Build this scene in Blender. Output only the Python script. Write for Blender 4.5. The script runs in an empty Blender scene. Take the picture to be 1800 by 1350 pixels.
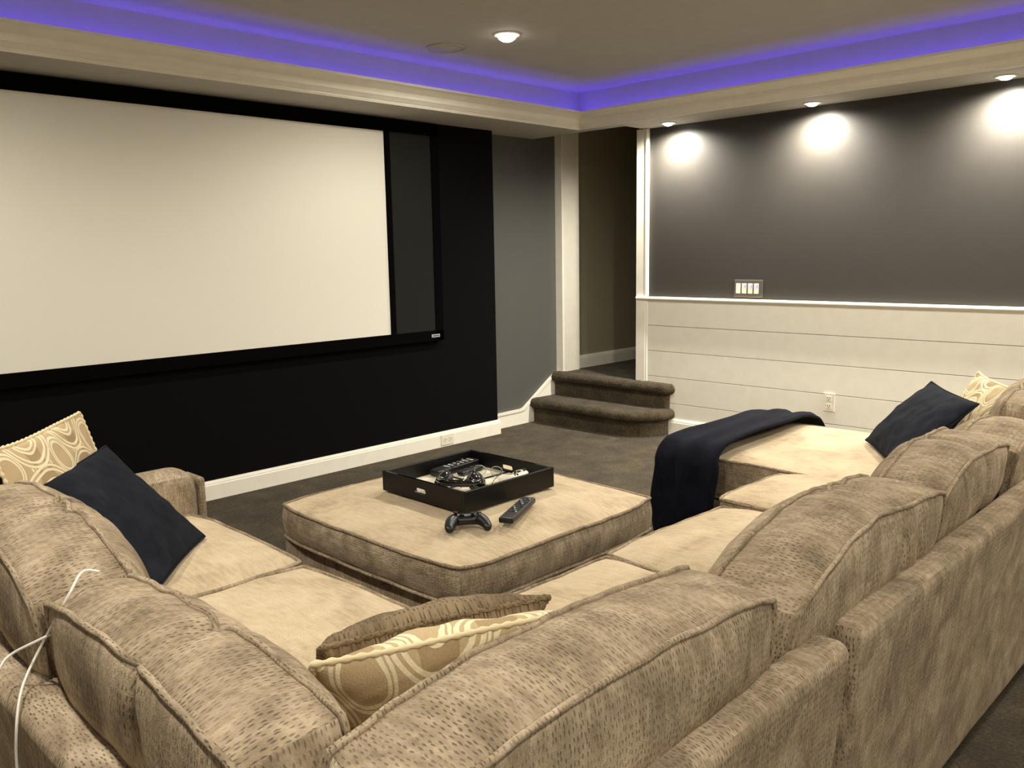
import bpy, bmesh, math, random
from mathutils import Vector, Matrix, noise

SC = bpy.context.scene
COL = SC.collection

# ------------------------------------------------------------------ camera, world, exposure
F_PX, PPX, PPY, CAM_H = 1500.0, 900.0, 675.0, 1.32
def _cam():
    a = Vector((2384.4 - PPX, 416.2 - PPY, F_PX)).normalized()
    b = Vector((-651.0 - PPX, 470.0 - PPY, F_PX)); b = (b - a * a.dot(b)).normalized()
    c = a.cross(b)
    if c.y > 0: c = -c
    # columns a,b,c are world X,Y,Z seen in camera space (x right, y down, z forward)
    m = Matrix(((a.x, -a.y, -a.z), (b.x, -b.y, -b.z), (c.x, -c.y, -c.z)))
    cd = bpy.data.cameras.new('camera'); co = bpy.data.objects.new('camera', cd); COL.objects.link(co)
    cd.sensor_fit = 'HORIZONTAL'; cd.sensor_width = 36.0; cd.lens = F_PX / 1800.0 * 36.0
    cd.clip_start = 0.02; cd.clip_end = 60
    co.matrix_world = Matrix.Translation((0, 0, CAM_H)) @ m.to_4x4()
    SC.camera = co
_cam()
w = bpy.data.worlds.new('world'); SC.world = w; w.use_nodes = True
w.node_tree.nodes['Background'].inputs[0].default_value = (0.02, 0.02, 0.02, 1)
w.node_tree.nodes['Background'].inputs[1].default_value = 0.0
SC.view_settings.view_transform = 'Standard'; SC.view_settings.look = 'None'
SC.view_settings.gamma = 1.0; SC.view_settings.use_curve_mapping = False
SC.view_settings.exposure = 0.0
WARM = (1.0, 0.945, 0.825)
P_DOWN, P_WASH, P_LED = 85.0, 130.0, 0.9

# ------------------------------------------------------------------ materials
def lin(c):
    return tuple(((v / 255.0) / 12.92 if v / 255.0 <= 0.04045 else ((v / 255.0 + 0.055) / 1.055) ** 2.4) for v in c) + (1.0,)
class NT:
    def __init__(self, name):
        self.m = bpy.data.materials.new(name); self.m.use_nodes = True
        self.t = self.m.node_tree; self.b = self.t.nodes['Principled BSDF']
    def n(self, typ, **kw):
        nd = self.t.nodes.new(typ)
        for k, v in kw.items():
            if k in nd.inputs: nd.inputs[k].default_value = v
            else: setattr(nd, k, v)
        return nd
    def l(self, a, b): self.t.links.new(a, b)
    def math(self, op, a, b=None, clamp=False):
        nd = self.t.nodes.new('ShaderNodeMath'); nd.operation = op; nd.use_clamp = clamp
        for i, v in enumerate((a, b)):
            if v is None: continue
            if isinstance(v, (int, float)): nd.inputs[i].default_value = v
            else: self.l(v, nd.inputs[i])
        return nd.outputs[0]
    def ramp(self, fac, stops):
        r = self.t.nodes.new('ShaderNodeValToRGB'); e = r.color_ramp.elements
        while len(e) < len(stops): e.new(0.5)
        for el, (p, c) in zip(e, stops): el.position = p; el.color = c
        self.l(fac, r.inputs[0]); return r.outputs[0]
    def mix(self, fac, a, b, mode='MIX'):
        nd = self.t.nodes.new('ShaderNodeMix'); nd.data_type = 'RGBA'; nd.blend_type = mode
        if isinstance(fac, (int, float)): nd.inputs[0].default_value = fac
        else: self.l(fac, nd.inputs[0])
        for i, v in ((6, a), (7, b)):
            if isinstance(v, tuple): nd.inputs[i].default_value = v
            else: self.l(v, nd.inputs[i])
        return nd.outputs[2]
    def bump(self, h, s, d=0.01):
        nd = self.n('ShaderNodeBump'); nd.inputs['Strength'].default_value = s; nd.inputs['Distance'].default_value = d
        self.l(h, nd.inputs['Height']); self.l(nd.outputs[0], self.b.inputs['Normal'])
def plain(name, rgb, rough=0.5, metal=0.0, spec=0.5, coat=0.0, var=0.03, nscale=14.0, bump=0.0):
    k = NT(name); k.b.inputs['Roughness'].default_value = rough; k.b.inputs['Metallic'].default_value = metal
    k.b.inputs['Specular IOR Level'].default_value = spec; k.b.inputs['Coat Weight'].default_value = coat
    tc = k.n('ShaderNodeTexCoord'); nz = k.n('ShaderNodeTexNoise', Scale=nscale, Detail=4.0); k.l(tc.outputs['Object'], nz.inputs['Vector'])
    c = lin(rgb); lo = tuple(max(0, x * (1 - var)) for x in c[:3]) + (1,); hi = tuple(min(1, x * (1 + var)) for x in c[:3]) + (1,)
    k.l(k.ramp(nz.outputs[0], [(0.3, lo), (0.7, hi)]), k.b.inputs['Base Color'])
    if bump:
        n2 = k.n('ShaderNodeTexNoise', Scale=220.0, Detail=2.0); k.l(tc.outputs['Object'], n2.inputs['Vector']); k.bump(n2.outputs[0], bump, 0.002)
    return k.m
def emit(name, rgb, strength):
    k = NT(name); k.b.inputs['Base Color'].default_value = rgb + (1,); k.b.inputs['Emission Color'].default_value = rgb + (1,)
    k.b.inputs['Emission Strength'].default_value = strength; return k.m

def fabric(name, dark, mid, light, bw=0.0125, bh=0.0070, depth=0.7, pit=0.72, sheen=0.25, swap=True, mott=9.0):
    k = NT(name); k.b.inputs['Roughness'].default_value = 0.92; k.b.inputs['Specular IOR Level'].default_value = 0.15
    k.b.inputs['Sheen Weight'].default_value = sheen; k.b.inputs['Sheen Roughness'].default_value = 0.5
    k.b.inputs['Sheen Tint'].default_value = light
    uv = k.n('ShaderNodeUVMap')
    mp = k.n('ShaderNodeMapping'); k.l(uv.outputs[0], mp.inputs[0])
    if swap: mp.inputs['Rotation'].default_value = (0, 0, math.pi / 2)
    # wobble the weave a little
    wn = k.n('ShaderNodeTexNoise', Scale=60.0, Detail=2.0); k.l(mp.outputs[0], wn.inputs['Vector'])
    wv = k.n('ShaderNodeVectorMath', operation='SCALE'); k.l(wn.outputs['Color'], wv.inputs[0]); wv.inputs['Scale'].default_value = 0.006
    wa = k.n('ShaderNodeVectorMath', operation='ADD'); k.l(mp.outputs[0], wa.inputs[0]); k.l(wv.outputs[0], wa.inputs[1])
    sc = k.n('ShaderNodeMapping'); sc.inputs['Scale'].default_value = (1 / bw, 1 / bh, 1); k.l(wa.outputs[0], sc.inputs[0])
    vo = k.n('ShaderNodeTexVoronoi', voronoi_dimensions='2D', feature='F1'); vo.inputs['Scale'].default_value = 1.0; vo.inputs['Randomness'].default_value = 0.55
    k.l(sc.outputs[0], vo.inputs['Vector'])
    mr = k.n('ShaderNodeMapRange', interpolation_type='SMOOTHSTEP'); mr.inputs['From Min'].default_value = 0.08; mr.inputs['From Max'].default_value = 0.40
    dv = k.n('ShaderNodeVectorMath', operation='SUBTRACT'); k.l(sc.outputs[0], dv.inputs[0]); k.l(vo.outputs['Position'], dv.inputs[1])
    ds = k.n('ShaderNodeVectorMath', operation='MULTIPLY'); ds.inputs[1].default_value = (0.95, 1.75, 0.0); k.l(dv.outputs[0], ds.inputs[0])
    dl = k.n('ShaderNodeVectorMath', operation='LENGTH'); k.l(ds.outputs[0], dl.inputs[0])
    k.l(dl.outputs['Value'], mr.inputs['Value'])
    # nap closes the weave in places
    cn = k.n('ShaderNodeTexNoise', Scale=14.0, Detail=3.0); k.l(mp.outputs[0], cn.inputs['Vector'])
    opn = k.ramp(cn.outputs[0], [(0.34, (0.25, 0.25, 0.25, 1)), (0.6, (1, 1, 1, 1))])
    pitm = k.math('MULTIPLY', k.math('SUBTRACT', 1.0, mr.outputs[0]), opn)
    # nap: big soft patches plus streaks along the weave
    n1 = k.n('ShaderNodeTexNoise', Scale=mott, Detail=5.0, Roughness=0.6, Distortion=0.6); k.l(mp.outputs[0], n1.inputs['Vector'])
    m2 = k.n('ShaderNodeMapping'); m2.inputs['Scale'].default_value = (18, 75, 1); k.l(mp.outputs[0], m2.inputs[0])
    n2 = k.n('ShaderNodeTexNoise', Scale=1.0, Detail=4.0, Roughness=0.65); k.l(m2.outputs[0], n2.inputs['Vector'])
    f = k.math('ADD', k.math('MULTIPLY', n1.outputs[0], 0.6), k.math('MULTIPLY', n2.outputs[0], 0.4))
    base = k.ramp(f, [(0.36, dark), (0.5, mid), (0.64, light)])
    k.l(k.mix(k.math('MULTIPLY', pitm, pit), base, tuple(x * .38 for x in dark[:3]) + (1,)), k.b.inputs['Base Color'])
    n3 = k.n('ShaderNodeTexNoise', Scale=420.0, Detail=2.0); k.l(mp.outputs[0], n3.inputs['Vector'])
    h = k.math('ADD', k.math('SUBTRACT', 1.0, pitm), k.math('MULTIPLY', n3.outputs[0], 0.5))
    k.bump(h, depth, 0.004)
    return k.m

def carpet(name):
    k = NT(name); k.b.inputs['Roughness'].default_value = 1.0; k.b.inputs['Specular IOR Level'].default_value = 0.05
    k.b.inputs['Sheen Weight'].default_value = 0.15
    tc = k.n('ShaderNodeTexCoord')
    n1 = k.n('ShaderNodeTexNoise', Scale=6.0, Detail=7.0, Roughness=0.68, Distortion=0.25); k.l(tc.outputs['Object'], n1.inputs['Vector'])
    n2 = k.n('ShaderNodeTexNoise', Scale=85.0, Detail=5.0, Roughness=0.75); k.l(tc.outputs['Object'], n2.inputs['Vector'])
    f = k.math('ADD', k.math('MULTIPLY', n1.outputs[0], 0.42), k.math('MULTIPLY', n2.outputs[0], 0.58))
    k.l(k.ramp(f, [(0.38, lin((48, 40, 25))), (0.5, lin((80, 68, 45))), (0.62, lin((112, 97, 68)))]), k.b.inputs['Base Color'])
    k.bump(k.math('ADD', n2.outputs[0], k.math('MULTIPLY', n1.outputs[0], 0.4)), 1.0, 0.02)
    return k.m

def pattern_fabric(name):
    """interlocking rings drawn in pale triple lines on taupe cotton"""
    k = NT(name); k.b.inputs['Roughness'].default_value = 0.9; k.b.inputs['Specular IOR Level'].default_value = 0.15
    uv = k.n('ShaderNodeUVMap'); sp = k.n('ShaderNodeSeparateXYZ')
    dn = k.n('ShaderNodeTexNoise', Scale=4.0, Detail=1.0); k.l(uv.outputs[0], dn.inputs['Vector'])
    dv = k.n('ShaderNodeVectorMath', operation='SCALE'); dv.inputs['Scale'].default_value = 0.05; k.l(dn.outputs['Color'], dv.inputs[0])
    da = k.n('ShaderNodeVectorMath', operation='ADD'); k.l(uv.outputs[0], da.inputs[0]); k.l(dv.outputs[0], da.inputs[1])
    k.l(da.outputs[0], sp.inputs[0])
    CX, CY = 0.24, 0.30
    def dist(ox, oy):
        x = k.math('MULTIPLY', k.math('SUBTRACT', k.math('FRACT', k.math('ADD', k.math('DIVIDE', sp.outputs[0], CX), ox)), 0.5), CX)
        y = k.math('MULTIPLY', k.math('SUBTRACT', k.math('FRACT', k.math('ADD', k.math('DIVIDE', sp.outputs[1], CY), oy)), 0.5), CY * 0.8)
        return k.math('SQRT', k.math('ADD', k.math('MULTIPLY', x, x), k.math('MULTIPLY', y, y)))
    dA = dist(0.5, 0.5); dB = dist(0.0, 0.0)
    def rings(d, rs, hw):
        out = None
        for r in rs:
            v = k.math('LESS_THAN', k.math('ABSOLUTE', k.math('SUBTRACT', d, r)), hw)
            out = v if out is None else k.math('MAXIMUM', out, v)
        return out
    inA = k.math('LESS_THAN', dA, 0.124)
    ra = rings(dA, (0.119, 0.108, 0.086, 0.076, 0.045, 0.036), 0.0030); rb = rings(dB, (0.148, 0.138, 0.119, 0.108, 0.086, 0.076, 0.045, 0.036), 0.0030)
    line = k.math('ADD', k.math('MULTIPLY', inA, ra), k.math('MULTIPLY', k.math('SUBTRACT', 1.0, inA), rb), True)
    nz = k.n('ShaderNodeTexNoise', Scale=300.0, Detail=2.0); k.l(uv.outputs[0], nz.inputs['Vector'])
    band = k.math('LESS_THAN', k.math('ABSOLUTE', k.math('SUBTRACT', k.math('MINIMUM', dA, dB), 0.097)), 0.0085)
    ground = k.mix(band, lin((196, 172, 134)), lin((172, 148, 112)))
    col = k.mix(line, ground, lin((240, 226, 188)))
    col = k.mix(0.25, col, k.ramp(nz.outputs[0], [(0.3, (0.5, 0.5, 0.5, 1)), (0.7, (1, 1, 1, 1))]), 'MULTIPLY')
    k.l(col, k.b.inputs['Base Color'])
    k.bump(k.math('ADD', nz.outputs[0], k.math('MULTIPLY', line, 1.2)), 0.5, 0.002)
    return k.m

M = {}
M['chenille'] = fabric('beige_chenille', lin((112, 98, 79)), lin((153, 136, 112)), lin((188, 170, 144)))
M['seatfab'] = fabric('beige_chenille_lit_seat', lin((172, 152, 124)), lin((201, 181, 150)), lin((215, 197, 167)), bw=0.009, bh=0.005, depth=0.4, pit=0.3, mott=5.0)  # finer chenille, lightened so the lamplight on seat tops is in the colour
M['brownfab'] = fabric('brown_chenille', lin((96, 82, 62)), lin((124, 107, 83)), lin((150, 131, 104)), bw=0.013, bh=0.008, pit=0.85)
M['pattern'] = pattern_fabric('ring_pattern_cotton')
M['navy'] = fabric('navy_velvet', lin((17, 19, 26)), lin((24, 27, 35)), lin((33, 36, 45)), bw=0.004, bh=0.003, depth=0.3, pit=0.2, sheen=0.12)
M['throw'] = fabric('navy_fleece', lin((12, 13, 22)), lin((17, 18, 29)), lin((24, 25, 38)), bw=0.004, bh=0.003, depth=0.4, pit=0.3, sheen=0.06)
M['carpet'] = carpet('brown_carpet')
M['white'] = plain('white_trim_paint', (246, 240, 224), 0.4)
M['shiplap'] = plain('white_board_paint', (236, 230, 214), 0.5)
M['ceil'] = plain('ceiling_paint', (186, 182, 174), 0.85)
M['grey'] = plain('grey_wall_paint', (61, 58, 54), 0.5, spec=0.35, bump=0.05)
M['greyA'] = plain('grey_alcove_paint', (86, 85, 81), 0.6, bump=0.05)
M['beige'] = plain('beige_hall_paint', (160, 151, 124), 0.7)
M['black'] = plain('black_wall_paint', (12, 12, 12), 0.9, spec=0.08)
M['screen'] = plain('screen_vinyl', (236, 231, 216), 0.8, var=0.004)
M['mask'] = plain('masking_cloth', (36, 36, 33), 0.9, spec=0.1)
M['velvetblack'] = plain('black_velvet_frame', (5, 5, 5), 0.95, spec=0.05)
M['blackwood'] = plain('black_lacquer', (11, 9, 8), 0.42, coat=0.05, spec=0.3)
M['plastic'] = plain('black_plastic', (17, 17, 17), 0.38)
M['gloss'] = plain('gloss_black', (8, 8, 8), 0.08, coat=1.0)
M['rubber'] = plain('grey_rubber', (60, 60, 60), 0.6)
M['silver'] = plain('silver_plastic', (190, 192, 192), 0.35, metal=0.3)
M['plate'] = plain('brushed_nickel', (118, 113, 102), 0.4, metal=0.6)
M['wplastic'] = plain('white_plastic', (236, 228, 208), 0.3)
M['slot'] = plain('dark_slot', (40, 34, 28), 0.6)
M['cord'] = plain('white_cord', (236, 232, 220), 0.4)
M['lens'] = emit('lit_lens', (1.0, 0.93, 0.8), 14.0)
M['led'] = emit('blue_led', (0.13, 0.085, 1.0), 1.0)
M['ledw'] = emit('blue_indicator', (0.22, 0.16, 1.0), 1.6)
def glassm():
    k = NT('clear_lens'); k.b.inputs['Transmission Weight'].default_value = 1.0; k.b.inputs['Roughness'].default_value = 0.02
    k.b.inputs['IOR'].default_value = 1.3; return k.m
M['glass'] = glassm()
def tray_floor_mat():
    k = NT('striped_tray_board'); k.b.inputs['Roughness'].default_value = 0.45
    tc = k.n('ShaderNodeTexCoord'); s = k.n('ShaderNodeSeparateXYZ'); k.l(tc.outputs['Object'], s.inputs[0])
    # groups of thin dark lines running along x
    u = k.math('FRACT', k.math('DIVIDE', s.outputs[1], 0.098))
    grp = k.math('LESS_THAN', u, 0.46)
    ln = k.math('LESS_THAN', k.math('FRACT', k.math('DIVIDE', s.outputs[1], 0.0088)), 0.30)
    k.l(k.mix(k.math('MULTIPLY', grp, ln), lin((240, 230, 204)), lin((52, 44, 36))), k.b.inputs['Base Color'])
    return k.m
M['trayfloor'] = tray_floor_mat()

# ------------------------------------------------------------------ mesh helpers
def link(name, me, mat, parent=None, smooth=True):
    o = bpy.data.objects.new(name, me); COL.objects.link(o)
    if mat is not None: me.materials.append(mat)
    if smooth:
        for p in me.polygons: p.use_smooth = True
    if parent is not None: o.parent = parent
    return o
def box_uv(me, off=(0, 0, 0)):
    if not me.uv_layers: me.uv_layers.new(name='UVMap')
    d = me.uv_layers[0].data
    for p in me.polygons:
        n = p.normal; ax = max(range(3), key=lambda i: abs(n[i]))
        for li in p.loop_indices:
            v = me.vertices[me.loops[li].vertex_index].co
            d[li].uv = ((v.y, v.z) if ax == 0 else (v.x, v.z) if ax == 1 else (v.x, v.y))
def mesh(name, verts, faces, mat, parent=None, smooth=False, uv=True):
    base = parent_base(parent)
    me = bpy.data.meshes.new(name); me.from_pydata([tuple(Vector(v) - base) for v in verts], [], faces); me.update()
    if uv: box_uv(me)
    return link(name, me, mat, parent, smooth)
def parent_base(p):
    b = Vector((0, 0, 0))
    while p is not None: b = b + p.location; p = p.parent
    return b
def thing(name, label, cat, loc, group=None):
    o = bpy.data.objects.new(name, None); COL.objects.link(o); o.location = loc; o.empty_display_size = 0.1
    o['label'] = label; o['category'] = cat
    if group: o['group'] = group
    return o
def tag(o, label, cat, group=None):
    o['label'] = label; o['category'] = cat
    if group: o['group'] = group
    return o
def struct(o, label=None):
    o['kind'] = 'structure'
    if label: o['label'] = label
    return o
def boxm(name, x0, x1, y0, y1, z0, z1, mat, parent=None, bev=0.0, seg=2):
    bm = bmesh.new(); bmesh.ops.create_cube(bm, size=1.0)
    base = parent_base(parent)
    for v in bm.verts:
        v.co = Vector((x0 + (v.co.x + .5) * (x1 - x0), y0 + (v.co.y + .5) * (y1 - y0), z0 + (v.co.z + .5) * (z1 - z0))) - base
    if bev: bmesh.ops.bevel(bm, geom=list(bm.edges), offset=bev, segments=seg, affect='EDGES', profile=0.5)
    me = bpy.data.meshes.new(name); bm.to_mesh(me); bm.free(); box_uv(me)
    o = link(name, me, mat, parent, False)
    return o
def rbox(name, dims, r, mat, parent, deform=None, n=(14, 14, 8), wob=0.0, seed=0):
    """soft rounded box x0,x1,y0,y1,z0,z1 with radius r, evenly gridded so it can be bent"""
    x0, x1, y0, y1, z0, z1 = dims
    cen = Vector(((x0 + x1) / 2, (y0 + y1) / 2, (z0 + z1) / 2)); h = Vector(((x1 - x0) / 2, (y1 - y0) / 2, (z1 - z0) / 2))
    def coords(nn, hh):
        k = 5
        e = [-(hh - r) - r * math.tan(math.pi / 4 * (1 - i / k)) for i in range(k)]
        mid = [-(hh - r) + 2 * (hh - r) * i / nn for i in range(nn + 1)]
        return e + mid + [-v for v in reversed(e)]
    cx, cy, cz = coords(n[0], h.x), coords(n[1], h.y), coords(n[2], h.z)
    def f(p):
        q = Vector((max(-h.x + r, min(h.x - r, p[0])), max(-h.y + r, min(h.y - r, p[1])), max(-h.z + r, min(h.z - r, p[2]))))
        d = Vector(p) - q
        if d.length > 1e-9: d = d.normalized() * r
        v = cen + q + d
        if wob: v = v + Vector(noise.noise_vector(v * 3.1 + Vector((seed, 0, 0)))) * wob
        return deform(v) if deform else v
    verts, faces = grid_cube(len(cx) - 1, len(cy) - 1, len(cz) - 1, lambda i, j, k: f((cx[i], cy[j], cz[k])))
    return mesh(name, verts, faces, mat, parent, True)
def grid_cube(nx, ny, nz, f):
    idx = {}; verts = []; faces = []
    def vid(i, j, k):
        key = (i, j, k)
        if key not in idx: idx[key] = len(verts); verts.append(f(i, j, k))
        return idx[key]
    for i in range(nx):
        for j in range(ny):
            faces.append((vid(i, j, 0), vid(i, j + 1, 0), vid(i + 1, j + 1, 0), vid(i + 1, j, 0)))
            faces.append((vid(i, j, nz), vid(i + 1, j, nz), vid(i + 1, j + 1, nz), vid(i, j + 1, nz)))
    for i in range(nx):
        for k in range(nz):
            faces.append((vid(i, 0, k), vid(i + 1, 0, k), vid(i + 1, 0, k + 1), vid(i, 0, k + 1)))
            faces.append((vid(i, ny, k), vid(i, ny, k + 1), vid(i + 1, ny, k + 1), vid(i + 1, ny, k)))
    for j in range(ny):
        for k in range(nz):
            faces.append((vid(0, j, k), vid(0, j, k + 1), vid(0, j + 1, k + 1), vid(0, j + 1, k)))
            faces.append((vid(nx, j, k), vid(nx, j + 1, k), vid(nx, j + 1, k + 1), vid(nx, j, k + 1)))
    return verts, faces
def tube(name, pts, r, mat, parent=None, closed=False, seg=8, rf=None):
    pts = [Vector(p) for p in pts]; n = len(pts); verts = []; faces = []; prev = None
    for i, p in enumerate(pts):
        a = pts[(i - 1) % n] if (closed or i > 0) else p; b = pts[(i + 1) % n] if (closed or i < n - 1) else p
        t = (b - a).normalized()
        if prev is None:
            u = t.orthogonal().normalized()
        else:
            u = (prev - t * prev.dot(t)).normalized()
        prev = u; v = t.cross(u)
        rr = r if rf is None else rf(i / (n - 1))
        for k in range(seg):
            an = 2 * math.pi * k / seg; verts.append(p + (u * math.cos(an) + v * math.sin(an)) * rr)
    for i in range(n if closed else n - 1):
        j = (i + 1) % n
        for k in range(seg):
            faces.append((i * seg + k, i * seg + (k + 1) % seg, j * seg + (k + 1) % seg, j * seg + k))
    if not closed:
        faces.append(tuple(reversed(range(seg)))); faces.append(tuple((n - 1) * seg + k for k in range(seg)))
    return mesh(name, verts, faces, mat, parent, True)
def smooth_path(pts, sub=8):
    P = [Vector(p) for p in pts]; out = []
    for i in range(len(P) - 1):
        p0 = P[max(i - 1, 0)]; p1 = P[i]; p2 = P[i + 1]; p3 = P[min(i + 2, len(P) - 1)]
        for k in range(sub):
            t = k / sub
            out.append(0.5 * ((2 * p1) + (p2 - p0) * t + (2 * p0 - 5 * p1 + 4 * p2 - p3) * t * t + (-p0 + 3 * p1 - 3 * p2 + p3) * t ** 3))
    out.append(P[-1]); return out
def lathe(name, prof, cen, mat, parent=None, seg=32, axis=None):
    """profile [(radius, height)] turned about an axis through cen"""
    R = Matrix.Identity(3) if axis is None else Vector((0, 0, 1)).rotation_difference(Vector(axis)).to_matrix()
    verts, faces = [], []
    for r, z in prof:
        for k in range(seg):
            a = 2 * math.pi * k / seg; verts.append(Vector(cen) + R @ Vector((r * math.cos(a), r * math.sin(a), z)))
    for i in range(len(prof) - 1):
        for k in range(seg):
            faces.append((i * seg + k, i * seg + (k + 1) % seg, (i + 1) * seg + (k + 1) % seg, (i + 1) * seg + k))
    faces.append(tuple(reversed(range(seg)))); faces.append(tuple((len(prof) - 1) * seg + k for k in range(seg)))
    return mesh(name, verts, faces, mat, parent, True)

# ------------------------------------------------------------------ room measures (metres)
XL, XR, YB, YF = -1.6, 5.11, -2.9, 4.38      # room walls
ZS, ZC = 2.155, 2.40                          # soffit and tray ceiling
TX0, TX1, TY0, TY1 = -1.0, 4.76, -2.3, 3.97   # tray opening
XA, YA, YAF = 4.87, 3.65, 4.51                # cut-out of the soffit over the steps
LAND = 0.36

# floor
struct(boxm('floor', XL - .2, 5.2, YB - .2, 4.7, -0.1, 0.0, M['carpet']), 'brown plush carpet floor of the media room')
# walls
struct(boxm('wall_front', XL - .2, 4.31, YF, YF + .2, 0, 2.6, M['black']), 'matte black wall behind the projection screen')
struct(boxm('wall_alcove', 4.31, 5.33, YAF, YAF + .1, 0, 2.6, M['greyA']), 'grey alcove wall beside the carpeted steps')
wr = struct(boxm('wall_right', XR, 5.33, YB - .2, 3.69, 0, 2.6, M['grey']), 'dark grey wall above white shiplap wainscot')
struct(boxm('wall_left', XL - .2, XL, YB - .2, YF + .2, 0, 2.6, M['shiplap']), 'pale side wall')
struct(boxm('wall_back', XL - .2, 5.33, YB - .2, YB, 0, 2.6, M['shiplap']), 'pale rear wall')
# hall behind the opening
struct(boxm('wall_hall', 5.33, 7.3, YAF - .01, YAF + .1, LAND, 2.6, M['beige']), 'beige hallway wall beyond the steps')
struct(boxm('wall_hall_end', 7.2, 7.3, 2.5, YAF + .1, 0, 2.6, M['beige']), 'beige end wall of the dark hallway')
struct(boxm('wall_hall_side', 5.33, 7.3, 2.4, 2.5, 0, 2.6, M['beige']), 'beige near wall of the dark hallway')
struct(boxm('floor_landing', 5.13, 7.3, 2.4, YAF, LAND - .1, LAND, M['carpet']), 'carpeted landing beyond the steps')
# ceiling: tray, soffit ring, raised bit over the steps
ce = struct(boxm('ceiling', TX0 - .05, TX1 + .05, TY0 - .05, TY1 + .05, ZC, ZC + .15, M['ceil']), 'taupe tray ceiling with a blue lit cove')
def soffit():
    parts = [(XL, TX0, YB, YF, 0), (TX0, TX1, TY1, YF, 0), (TX0, XR, YB, TY0, 0), (TX1, XR, TY0, YA, 0), (TX1, XA, YA, YF, 0), (4.31, XA, YF, YAF, 0)]
    verts, faces = [], []
    for x0, x1, y0, y1, _ in parts:
        b = len(verts)
        verts += [(x, y, z) for z in (ZS, 2.6) for x, y in ((x0, y0), (x1, y0), (x1, y1), (x0, y1))]
        faces += [tuple(b + i for i in f) for f in ((3, 2, 1, 0), (4, 5, 6, 7), (0, 1, 5, 4), (1, 2, 6, 5), (2, 3, 7, 6), (3, 0, 4, 7))]
    return mesh('soffit', verts, faces, M['ceil'], ce)
soffit()
struct(boxm('ceiling_hall', XA, 7.3, 2.4, YAF + .1, 2.5, 2.6, M['ceil']), 'ceiling over the steps and hallway')

# crown moulding round the tray, with the lip that hides the light strip
def sweep_rect(name, prof, mat, closed=True):
    verts, faces = [], []
    n = len(prof)
    for cx, cy, sx, sy in ((TX0, TY0, 1, 1), (TX1, TY0, -1, 1), (TX1, TY1, -1, -1), (TX0, TY1, 1, -1)):
        for d, z in prof: verts.append((cx + sx * d, cy + sy * d, z))
    for c in range(4):
        e = (c + 1) % 4
        for i in range(n if closed else n - 1):
            j = (i + 1) % n; faces.append((c * n + i, c * n + j, e * n + j, e * n + i))
    return mesh(name, verts, faces, mat)
prof = [(0.0, 2.152), (0.010, 2.152), (0.012, 2.160), (0.016, 2.160), (0.016, 2.166), (0.024, 2.168), (0.042, 2.186), (0.046, 2.186), (0.047, 2.192)]
for i in range(1, 11):
    t = i / 10; prof.append((0.047 + 0.066 * (1 - math.cos(t * math.pi / 2)) , 2.192 + 0.05 * math.sin(t * math.pi / 2)))
prof += [(0.120, 2.243), (0.120, 2.256), (0.106, 2.256), (0.104, 2.246), (0.03, 2.20), (0.0, 2.20)]
cr = struct(sweep_rect('trim_1', prof, M['white']), 'cream crown moulding around the tray ceiling')
led = sweep_rect('light_strip', [(0.03, 2.203), (0.055, 2.218), (0.053, 2.222), (0.028, 2.207)], M['led'])
tag(led, 'blue light strip hidden behind the crown moulding lip', 'light strip')
def led_area(x, y, lx, rz, nm):
    ld = bpy.data.lights.new(nm, 'AREA'); ld.shape = 'RECTANGLE'; ld.size = lx; ld.size_y = 0.02
    ld.energy = P_LED * lx; ld.color = (0.13, 0.085, 1.0)
    lo = bpy.data.objects.new(nm, ld); COL.objects.link(lo); lo.parent = led
    lo.location = (x, y, 2.226); lo.rotation_euler = (math.pi, 0, rz)
mx, my = (TX0 + TX1) / 2, (TY0 + TY1) / 2
led_area(mx, TY1 - .05, TX1 - TX0 - .12, 0, 'strip_light'); led_area(TX1 - .05, my, TY1 - TY0 - .12, math.pi / 2, 'strip_light')
led_area(mx, TY0 + .05, TX1 - TX0 - .12, 0, 'strip_light'); led_area(TX0 + .05, my, TY1 - TY0 - .12, math.pi / 2, 'strip_light')

# baseboards: profile (thickness out from wall, height)
BP = [(0, 0), (0.016, 0), (0.016, 0.082), (0.013, 0.086), (0.013, 0.092), (0.008, 0.104), (0.0, 0.106)]
def run(name, prof, p, q, out, mat, parent=None, z0=0.0, scale=1.0):
    p, q, out = Vector(p), Vector(q), Vector(out); n = len(prof)
    verts = [b + out * d + Vector((0, 0, z0 + z * scale)) for b in (p, q) for d, z in prof]
    faces = [(i, (i + 1) % n, n + (i + 1) % n, n + i) for i in range(n)] + [tuple(reversed(range(n))), tuple(range(n, 2 * n))]
    return mesh(name, verts, faces, mat, parent)
struct(run('baseboard_front', BP, (XL, YF, 0), (4.325, YF, 0), (0, -1, 0), M['white']), 'white baseboard under the black screen wall')
struct(run('baseboard_right', BP, (XR - .013, 3.42, 0), (XR - .013, YB, 0), (-1, 0, 0), M['white'], scale=1.1), 'white baseboard under the shiplap')
struct(run('baseboard_return', BP, (4.31, YF, 0), (4.31, YAF, 0), (1, 0, 0), M['white']), 'short white baseboard return')
struct(run('baseboard_hall', BP, (5.33, YAF - .01, LAND), (7.2, YAF - .01, LAND), (0, -1, 0), M['white']), 'white baseboard along the hallway')
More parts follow.
